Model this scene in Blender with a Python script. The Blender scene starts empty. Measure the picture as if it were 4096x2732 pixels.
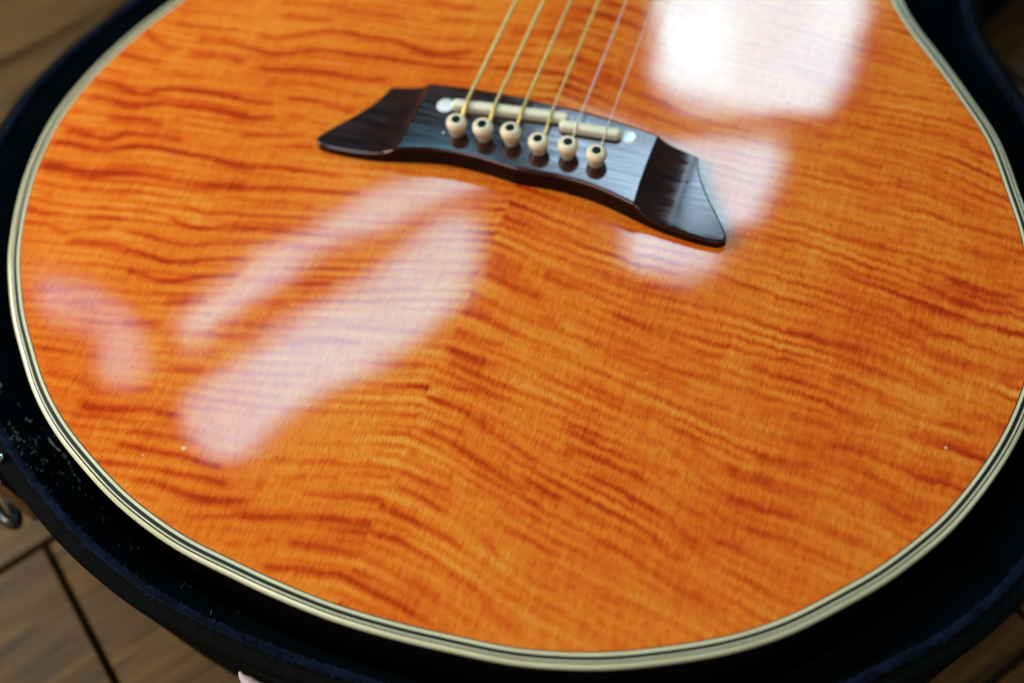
import bpy, bmesh, math, random
import numpy as np
from mathutils import Vector, Matrix

random.seed(7)
rng = np.random.default_rng(11)
S = 0.001                                   # everything below is written in millimetres
sc = bpy.context.scene
col = sc.collection

# ------------------------------------------------------------------ camera
cam_d = bpy.data.cameras.new('camera')
cam = bpy.data.objects.new('camera', cam_d)
col.objects.link(cam)
CAM_POS = Vector((102.269, -237.422, 329.51))
R_RIGHT = Vector((0.94059953, 0.33217600, -0.07022560))
R_DOWN = Vector((0.25965029, -0.83704773, -0.48159404))
R_FWD = Vector((-0.21875616, 0.43475303, -0.87357629))
m = Matrix((( R_RIGHT.x, -R_DOWN.x, -R_FWD.x, CAM_POS.x*S),
            ( R_RIGHT.y, -R_DOWN.y, -R_FWD.y, CAM_POS.y*S),
            ( R_RIGHT.z, -R_DOWN.z, -R_FWD.z, CAM_POS.z*S),
            (0, 0, 0, 1)))
cam.matrix_world = m
cam_d.sensor_width = 36.0
cam_d.lens = 40.0
cam_d.clip_start = 0.01
cam_d.clip_end = 60.0
cam_d.dof.use_dof = True
cam_d.dof.focus_distance = 0.366
cam_d.dof.aperture_fstop = 3.4
cam_d.dof.aperture_blades = 9
sc.camera = cam

# ------------------------------------------------------------------ world, exposure
world = bpy.data.worlds.new('World')
sc.world = world
world.use_nodes = True
bg = world.node_tree.nodes['Background']
bg.inputs['Color'].default_value = (0.80, 0.93, 1.0, 1)
bg.inputs['Strength'].default_value = 0.09
sc.view_settings.view_transform = 'Standard'
sc.view_settings.look = 'None'
sc.view_settings.exposure = 0.0
sc.view_settings.gamma = 1.0
sc.render.engine = 'CYCLES'
sc.cycles.use_denoising = True
sc.cycles.max_bounces = 6
sc.cycles.sample_clamp_indirect = 6.0
sc.cycles.caustics_reflective = False
sc.cycles.caustics_refractive = False

def area_light(name, pos, target, size, power, color):
    d = bpy.data.lights.new(name, 'AREA')
    d.shape = 'DISK'; d.size = size*S; d.energy = power; d.color = color
    o = bpy.data.objects.new(name, d); col.objects.link(o)
    p = Vector(pos)*S
    o.location = p
    o.rotation_euler = (Vector(target)*S - p).to_track_quat('-Z', 'Y').to_euler()
    return o
area_light('sheen_light_behind', (330, -1450, 620), (40, -150, 0), 420, 0.8, (.85, .96, 1.0))  # added light for the grey sheen on the rolled binding
area_light('fill_light_right', (1300, 60, 800), (60, 0, 0), 500, 2.5, (1.0, .95, .8))  # added weak fill to lift the floor right of the case
# soft room light from the left of the guitar
area_light('room_lamp', (-830, -150, 520), (-40, -20, 0), 480, 8.2, (1.0, 0.92, 0.78))
area_light('fill_light_high', (-560, -820, 1150), (0, -40, 0), 600, 6.8, (1.0, .95, .86))  # added soft fill from above, brightens the saddles and the floor

# ------------------------------------------------------------------ helpers
def prop(o, label=None, cat=None, group=None, kind=None):
    if label: o['label'] = label
    if cat: o['category'] = cat
    if group: o['group'] = group
    if kind: o['kind'] = kind
    return o

def empty(name, loc=(0, 0, 0)):
    o = bpy.data.objects.new(name, None); col.objects.link(o)
    o.location = Vector(loc)*S
    o.empty_display_size = 0.01
    return o

def mesh_obj(name, verts, faces, mats, parent=None, smooth=True, midx=None):
    me = bpy.data.meshes.new(name)
    v = np.asarray(verts, float)*S
    me.from_pydata(v.tolist(), [], [tuple(int(i) for i in f) for f in faces])
    if not isinstance(mats, (list, tuple)): mats = [mats]
    for mm in mats: me.materials.append(mm)
    if midx is not None:
        me.polygons.foreach_set('material_index', np.asarray(midx, dtype=np.int32))
    if smooth:
        me.polygons.foreach_set('use_smooth', [True]*len(me.polygons))
    me.update()
    o = bpy.data.objects.new(name, me); col.objects.link(o)
    if parent: o.parent = parent
    return o

def strip(name, rings, mats, parent=None, closed=True, smooth=True, seg_m=None):
    """skin between successive rings (arrays n x 3)"""
    n = len(rings[0]); V = np.concatenate(rings); F = []; M = []
    for r in range(len(rings)-1):
        a, b = r*n, (r+1)*n
        for i in range(n if closed else n-1):
            j = (i+1) % n
            F.append((a+i, a+j, b+j, b+i)); M.append(seg_m[r] if seg_m else 0)
    return mesh_obj(name, V, F, mats, parent, smooth, M)

def lathe(name, prof, mats, parent, seg=40, loc=(0, 0, 0), seg_m=None, tilt=(0, 0)):
    rings = []
    a = np.linspace(0, 2*math.pi, seg, endpoint=False)
    for r, z in prof:
        x = r*np.cos(a); y = r*np.sin(a)
        rings.append(np.stack([x + tilt[0]*z + loc[0], y + tilt[1]*z + loc[1], np.full(seg, z + loc[2])], 1))
    return strip(name, rings, mats, parent, True, True, seg_m)

def tube(name, pts, rad, mat, parent=None, seg=12, closed=False, rads=None, noise=0.0):
    P = np.asarray(pts, float); n = len(P)
    V = []
    for i in range(n):
        if closed: t = P[(i+1) % n]-P[i-1]
        else: t = P[min(i+1, n-1)]-P[max(i-1, 0)]
        t = t/np.linalg.norm(t)
        up = np.array([0, 0, 1.0]) if abs(t[2]) < .9 else np.array([1.0, 0, 0])
        s = np.cross(t, up); s /= np.linalg.norm(s); u = np.cross(s, t)
        r0 = rads[i] if rads is not None else rad
        for k in range(seg):
            a = 2*math.pi*k/seg
            r = r0*(1+noise*rng.standard_normal())
            V.append(P[i]+s*r*math.cos(a)+u*r*math.sin(a))
    F = []
    for i in range(n if closed else n-1):
        j = (i+1) % n
        for k in range(seg):
            l = (k+1) % seg
            F.append((i*seg+k, i*seg+l, j*seg+l, j*seg+k))
    if not closed:
        F.append(tuple(range(seg))[::-1]); F.append(tuple((n-1)*seg+k for k in range(seg)))
    return mesh_obj(name, V, F, mat, parent)

def catmull(pts, closed=False, sub=12):
    P = np.asarray(pts, float); n = len(P); out = []
    rngi = range(n) if closed else range(n-1)
    for i in rngi:
        if closed: p0, p1, p2, p3 = P[(i-1) % n], P[i], P[(i+1) % n], P[(i+2) % n]
        else: p0, p1, p2, p3 = P[max(i-1, 0)], P[i], P[i+1], P[min(i+2, n-1)]
        for k in range(sub):
            t = k/sub
            out.append(.5*((2*p1)+(-p0+p2)*t+(2*p0-5*p1+4*p2-p3)*t*t+(-p0+3*p1-3*p2+p3)*t**3))
    if not closed: out.append(P[-1])
    return np.array(out)

# value noise on a grid (numpy), smooth interpolation
def vnoise(x, y, seed):
    r = np.random.default_rng(seed); N = 256
    g = r.random((N, N))
    xi = np.floor(x).astype(int); yi = np.floor(y).astype(int)
    fx = x-xi; fy = y-yi
    fx = fx*fx*(3-2*fx); fy = fy*fy*(3-2*fy)
    a = g[yi % N, xi % N]; b = g[yi % N, (xi+1) % N]; c = g[(yi+1) % N, xi % N]; d = g[(yi+1) % N, (xi+1) % N]
    return (a*(1-fx)+b*fx)*(1-fy)+(c*(1-fx)+d*fx)*fy

# ------------------------------------------------------------------ materials
def mat(name):
    m_ = bpy.data.materials.new(name); m_.use_nodes = True
    nt = m_.node_tree
    return m_, nt, nt.nodes['Principled BSDF']

def N(nt, typ, **kw):
    n = nt.nodes.new(typ)
    for k, v in kw.items(): setattr(n, k, v)
    return n

def coords_mm(nt, scale=(1, 1, 1)):
    tc = N(nt, 'ShaderNodeTexCoord'); mp = N(nt, 'ShaderNodeMapping')
    mp.inputs['Scale'].default_value = [s*1000 for s in scale]
    nt.links.new(tc.outputs['Object'], mp.inputs['Vector'])
    return mp.outputs['Vector']

def noise(nt, vec, scale, detail=3, rough=.55, dist=0.0):
    n = N(nt, 'ShaderNodeTexNoise')
    n.inputs['Scale'].default_value = scale; n.inputs['Detail'].default_value = detail
    n.inputs['Roughness'].default_value = rough; n.inputs['Distortion'].default_value = dist
    nt.links.new(vec, n.inputs['Vector'])
    return n.outputs['Fac']

def math_(nt, op, a, b=None, c=None, clamp=False):
    n = N(nt, 'ShaderNodeMath', operation=op); n.use_clamp = clamp
    for i, v in enumerate((a, b, c)):
        if v is None: continue
        if isinstance(v, (int, float)): n.inputs[i].default_value = v
        else: nt.links.new(v, n.inputs[i])
    return n.outputs[0]

def ramp(nt, fac, stops):
    n = N(nt, 'ShaderNodeValToRGB'); e = n.color_ramp.elements
    while len(e) < len(stops): e.new(.5)
    for el, (p, c) in zip(e, stops): el.position = p; el.color = (*c, 1)
    nt.links.new(fac, n.inputs['Fac'])
    return n.outputs['Color']

def bump(nt, height, dist, strength=1.0):
    b = N(nt, 'ShaderNodeBump'); b.inputs['Strength'].default_value = strength
    b.inputs['Distance'].default_value = dist*S
    nt.links.new(height, b.inputs['Height'])
    return b.outputs['Normal']

def lacquer(p, rough=.03, w=1.0):
    p.inputs['Coat Weight'].default_value = w
    p.inputs['Coat Roughness'].default_value = rough
    p.inputs['Coat IOR'].default_value = 1.5

def simple(name, color, rough=.5, spec=.5, metal=0.0, coat=0.0, var=0.0, vscale=.3, crough=.05):
    m_, nt, p = mat(name)
    p.inputs['Roughness'].default_value = rough
    p.inputs['Specular IOR Level'].default_value = spec
    p.inputs['Metallic'].default_value = metal
    if coat: lacquer(p, crough, coat)
    v = coords_mm(nt)
    f = noise(nt, v, vscale, 4)
    lo = tuple(max(0, c*(1-var)) for c in color); hi = tuple(c*(1+var) for c in color)
    nt.links.new(ramp(nt, f, [(.3, lo), (.7, hi)]), p.inputs['Base Color'])
    return m_

# flamed top under amber lacquer
M_TOP, nt, p = mat('flamed_amber_top')
att = N(nt, 'ShaderNodeAttribute'); att.attribute_name = 'figure'
fig = att.outputs['Fac']
vs = coords_mm(nt)
sep = N(nt, 'ShaderNodeSeparateXYZ'); nt.links.new(vs, sep.inputs[0])
ax = math_(nt, 'ABSOLUTE', sep.outputs[0])
vv = math_(nt, 'MULTIPLY_ADD', ax, .20, sep.outputs[1])
cmb = N(nt, 'ShaderNodeCombineXYZ')
nt.links.new(math_(nt, 'MULTIPLY', sep.outputs[0], .030), cmb.inputs[0])
nt.links.new(math_(nt, 'MULTIPLY', vv, .17), cmb.inputs[1])
minor = noise(nt, cmb.outputs[0], 1.0, 3, .6, .5)          # faint figure between the strong bands
cloud = noise(nt, vs, .022, 3, .5)
g1 = noise(nt, coords_mm(nt, (1.15, .10, 1)), 1.0, 3, .65, .25)   # grain running along the neck
g2 = noise(nt, coords_mm(nt, (.42, .06, 1)), 1.0, 2, .5, .2)
speck = noise(nt, coords_mm(nt, (.9, .55, 1)), 1.0, 4, .7)
# grain is only readable where the figure turns the fibres up
t = math_(nt, 'MULTIPLY', fig, .92)
t = math_(nt, 'MULTIPLY_ADD', math_(nt, 'SUBTRACT', minor, .5), .30, t)
t = math_(nt, 'MULTIPLY_ADD', math_(nt, 'SUBTRACT', cloud, .5), .75, t)
t = math_(nt, 'MULTIPLY_ADD', math_(nt, 'SUBTRACT', g1, .5), .40, t)
t = math_(nt, 'MULTIPLY_ADD', math_(nt, 'SUBTRACT', g2, .5), .36, t)
t = math_(nt, 'MULTIPLY_ADD', math_(nt, 'SUBTRACT', speck, .5), .40, t)
t = math_(nt, 'ADD', t, .20, clamp=True)
basec = ramp(nt, t, [(0.0, (.84, .31, .042)), (.22, (.79, .210, .017)), (.48, (.71, .120, .0075)), (.74, (.50, .044, .0035)), (1.0, (.30, .018, .002))])
# open pores: short dark dashes that follow the wavy grain
wv = noise(nt, coords_mm(nt, (.06, .16, 1)), 1.0, 2)
pc = N(nt, 'ShaderNodeCombineXYZ')
nt.links.new(math_(nt, 'MULTIPLY_ADD', wv, 6.0, math_(nt, 'MULTIPLY', sep.outputs[0], 2.7)), pc.inputs[0])
nt.links.new(math_(nt, 'MULTIPLY', sep.outputs[1], .27), pc.inputs[1])
pore = noise(nt, pc.outputs[0], 1.0, 1, .4)
pmask = ramp(nt, pore, [(.54, (0, 0, 0)), (.70, (1, 1, 1))])
mx = N(nt, 'ShaderNodeMix', data_type='RGBA', blend_type='MIX')
nt.links.new(math_(nt, 'MULTIPLY', pmask, .46), mx.inputs['Factor'])
nt.links.new(basec, mx.inputs[6]); mx.inputs[7].default_value = (.36, .040, .004, 1)
nt.links.new(mx.outputs[2], p.inputs['Base Color'])
p.inputs['Roughness'].default_value = .55
p.inputs['Specular IOR Level'].default_value = 0.0
lacquer(p, .055)
wav = noise(nt, coords_mm(nt, (1, 1.5, 1)), .022, 1, .4)
rip = math_(nt, 'MULTIPLY_ADD', fig, .012, wav)
nt.links.new(bump(nt, rip, .17), p.inputs['Coat Normal'])

def wood(name, c0, c1, axis=0, rough=.35, spec=.5, coat=0.0, s=1.0, bumpd=.02):
    m_, nt, p = mat(name)
    sc_ = [.9*s, .9*s, .9*s]; sc_[axis] = .05*s
    v = coords_mm(nt, sc_)
    f = noise(nt, v, 1.0, 5, .65, .3)
    sc2 = [.18*s]*3; sc2[axis] = .012*s
    f2 = noise(nt, coords_mm(nt, sc2), 1.0, 3, .5)
    f3 = math_(nt, 'MULTIPLY_ADD', f2, .6, math_(nt, 'MULTIPLY', f, .5))
    nt.links.new(ramp(nt, f3, [(.38, c0), (.72, c1)]), p.inputs['Base Color'])
    nt.links.new(ramp(nt, f, [(.3, (rough-.07,)*3), (.7, (rough+.10,)*3)]), p.inputs['Roughness'])
    p.inputs['Specular IOR Level'].default_value = spec
    p.inputs['Specular Tint'].default_value = (1, .68, .72, 1)
    nt.links.new(bump(nt, f, bumpd), p.inputs['Normal'])
    if coat: lacquer(p, .05, coat)
    return m_
M_ROSE = wood('rosewood', (.0016, .0012, .0014), (.030, .011, .007), 0, .11, 1.0, s=.62, bumpd=.003)
M_EDGE = wood('rosewood_shaded_edge', (.0014, .0010, .0010), (.006, .003, .002), 0, .55, .12, s=.8)  # darker copy for the bridge sides, their shade put into the colour
M_SIDE = wood('rosewood_side', (.004, .003, .003), (.02, .008, .006), 0, .3, .5, 1.0)
M_BOARD = wood('fingerboard_wood', (.006, .005, .005), (.02, .014, .011), 1, .4, .5)
M_NECK = wood('neck_wood', (.20, .09, .03), (.30, .15, .06), 1, .35, .5, .6)
M_CREAM = simple('aged_ivory_binding', (.72, .68, .43), .35, .4, coat=1.0, var=.07, vscale=.05, crough=.06)
M_BLACKP = simple('black_purfling', (.003, .0045, .0055), .3, .4, coat=1.0, var=.2, crough=.06)
M_BONE = simple('ivory_saddle', (.86, .82, .62), .32, .5, var=.04, vscale=.2)
M_PIN = simple('ivory_pin', (.80, .68, .46), .3, .5, var=.05, vscale=.4)
M_DOT = simple('black_dot', (.002, .005, .010), .4, .1, var=.1)
M_BRONZE = simple('bronze_string', (.88, .64, .22), .34, .5, metal=.75, var=.12, vscale=2.0)
M_STEEL = simple('steel_string', (.80, .72, .66), .45, .5, metal=.35, var=.1, vscale=2.0)
M_CHROME = simple('chrome', (.75, .75, .78), .14, .5, metal=1.0, var=.1)
M_BLKMET = simple('black_enamel', (.006, .008, .011), .22, .6, var=.2)
M_VINYL, nt, p = mat('black_case_vinyl')
v = coords_mm(nt); f = noise(nt, v, 1.1, 4, .6)
nt.links.new(ramp(nt, f, [(.3, (.0010, .0018, .0018)), (.75, (.0026, .0036, .0036))]), p.inputs['Base Color'])
p.inputs['Roughness'].default_value = .8; p.inputs['Specular IOR Level'].default_value = .06
nt.links.new(bump(nt, f, .35), p.inputs['Normal'])

def velvet(name, lo, hi, sheen, tint, sc_=.05):
    m_, nt, p = mat(name)
    f = noise(nt, coords_mm(nt), sc_, 5, .65)
    f2 = noise(nt, coords_mm(nt), 1.6, 3, .7)
    f3 = math_(nt, 'MULTIPLY_ADD', f2, .35, math_(nt, 'MULTIPLY', f, .7))
    nt.links.new(ramp(nt, f3, [(.42, lo), (.68, hi)]), p.inputs['Base Color'])
    p.inputs['Roughness'].default_value = .95
    p.inputs['Specular IOR Level'].default_value = .02
    p.inputs['Sheen Weight'].default_value = sheen
    p.inputs['Sheen Roughness'].default_value = .45
    p.inputs['Sheen Tint'].default_value = (*tint, 1)
    nt.links.new(bump(nt, f2, .5), p.inputs['Normal'])
    return m_
M_PLUSH = velvet('navy_plush', (.0005, .0014, .0018), (.0007, .0048, .0085), .022, (.10, .35, .55))
M_PIPE = velvet('blue_plush_piping', (.0010, .0030, .0060), (.0075, .0150, .0360), .12, (.25, .40, .9), .12)
M_FUZZ = simple('blue_pile_fibre', (.030, .048, .095), .8, .1, var=.9, vscale=.35)
M_LINT = simple('pale_lint', (.36, .42, .46), .7, .2, var=.8)
M_PAPER = simple('white_plastic_cord', (.70, .62, .64), .4, .4, var=.05)
M_GROUT = simple('dark_joint', (.020, .016, .010), .8, .2, var=.3)

# ------------------------------------------------------------------ outlines (mm; x across, y towards the neck, 0 = bridge pins)
half = [(0, -173.0), (20, -172.1), (35, -170.6), (52, -168.6), (66, -165.4), (81, -160.5), (98, -152.7), (112, -145), (125, -135.4),
        (137, -123.6), (147, -112.8), (156, -100.6), (162.6, -90), (170, -73.5), (175.4, -57), (178.5, -40), (178.9, -25), (176.3, -6),
        (170.5, 15), (163.5, 32), (153.8, 53), (141, 70.5), (128.7, 85.8), (118, 98.4), (109.5, 111.4), (103.5, 128), (101, 148),
        (104.5, 170), (114, 195), (125, 222), (129, 250), (122, 283), (99, 310), (60, 324), (0, 328)]
full = half + [(-x, y) for x, y in half[-2:0:-1]]
CX, CY = 0.0, 60.0
NT = 1440
TH = np.linspace(-math.pi, math.pi, NT, endpoint=False)
def polar_resample(pts):
    P = catmull(pts, True, 14)
    a = np.arctan2(P[:, 1]-CY, P[:, 0]-CX)
    o = np.argsort(a); a = a[o]; r = np.hypot(P[o, 0]-CX, P[o, 1]-CY)
    a3 = np.concatenate([a-2*math.pi, a, a+2*math.pi]); r3 = np.tile(r, 3)
    rr = np.interp(TH, a3, r3)
    k = 5; rp = np.concatenate([rr[-k:], rr, rr[:k]])
    rr = np.convolve(rp, np.ones(2*k+1)/(2*k+1), 'valid')
    return np.stack([CX+rr*np.cos(TH), CY+rr*np.sin(TH)], 1)
G = polar_resample(full)
def normals(C):
    t = np.roll(C, -1, 0)-np.roll(C, 1, 0); t /= np.linalg.norm(t, axis=1)[:, None]
    return np.stack([t[:, 1], -t[:, 0]], 1)
GN = normals(G)
def ring(C, Nn, off, z):
    P = C+Nn*off
    return np.concatenate([P, np.full((len(P), 1), 1.0)*z], 1) if np.isscalar(z) else np.concatenate([P, z[:, None]], 1)

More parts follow.
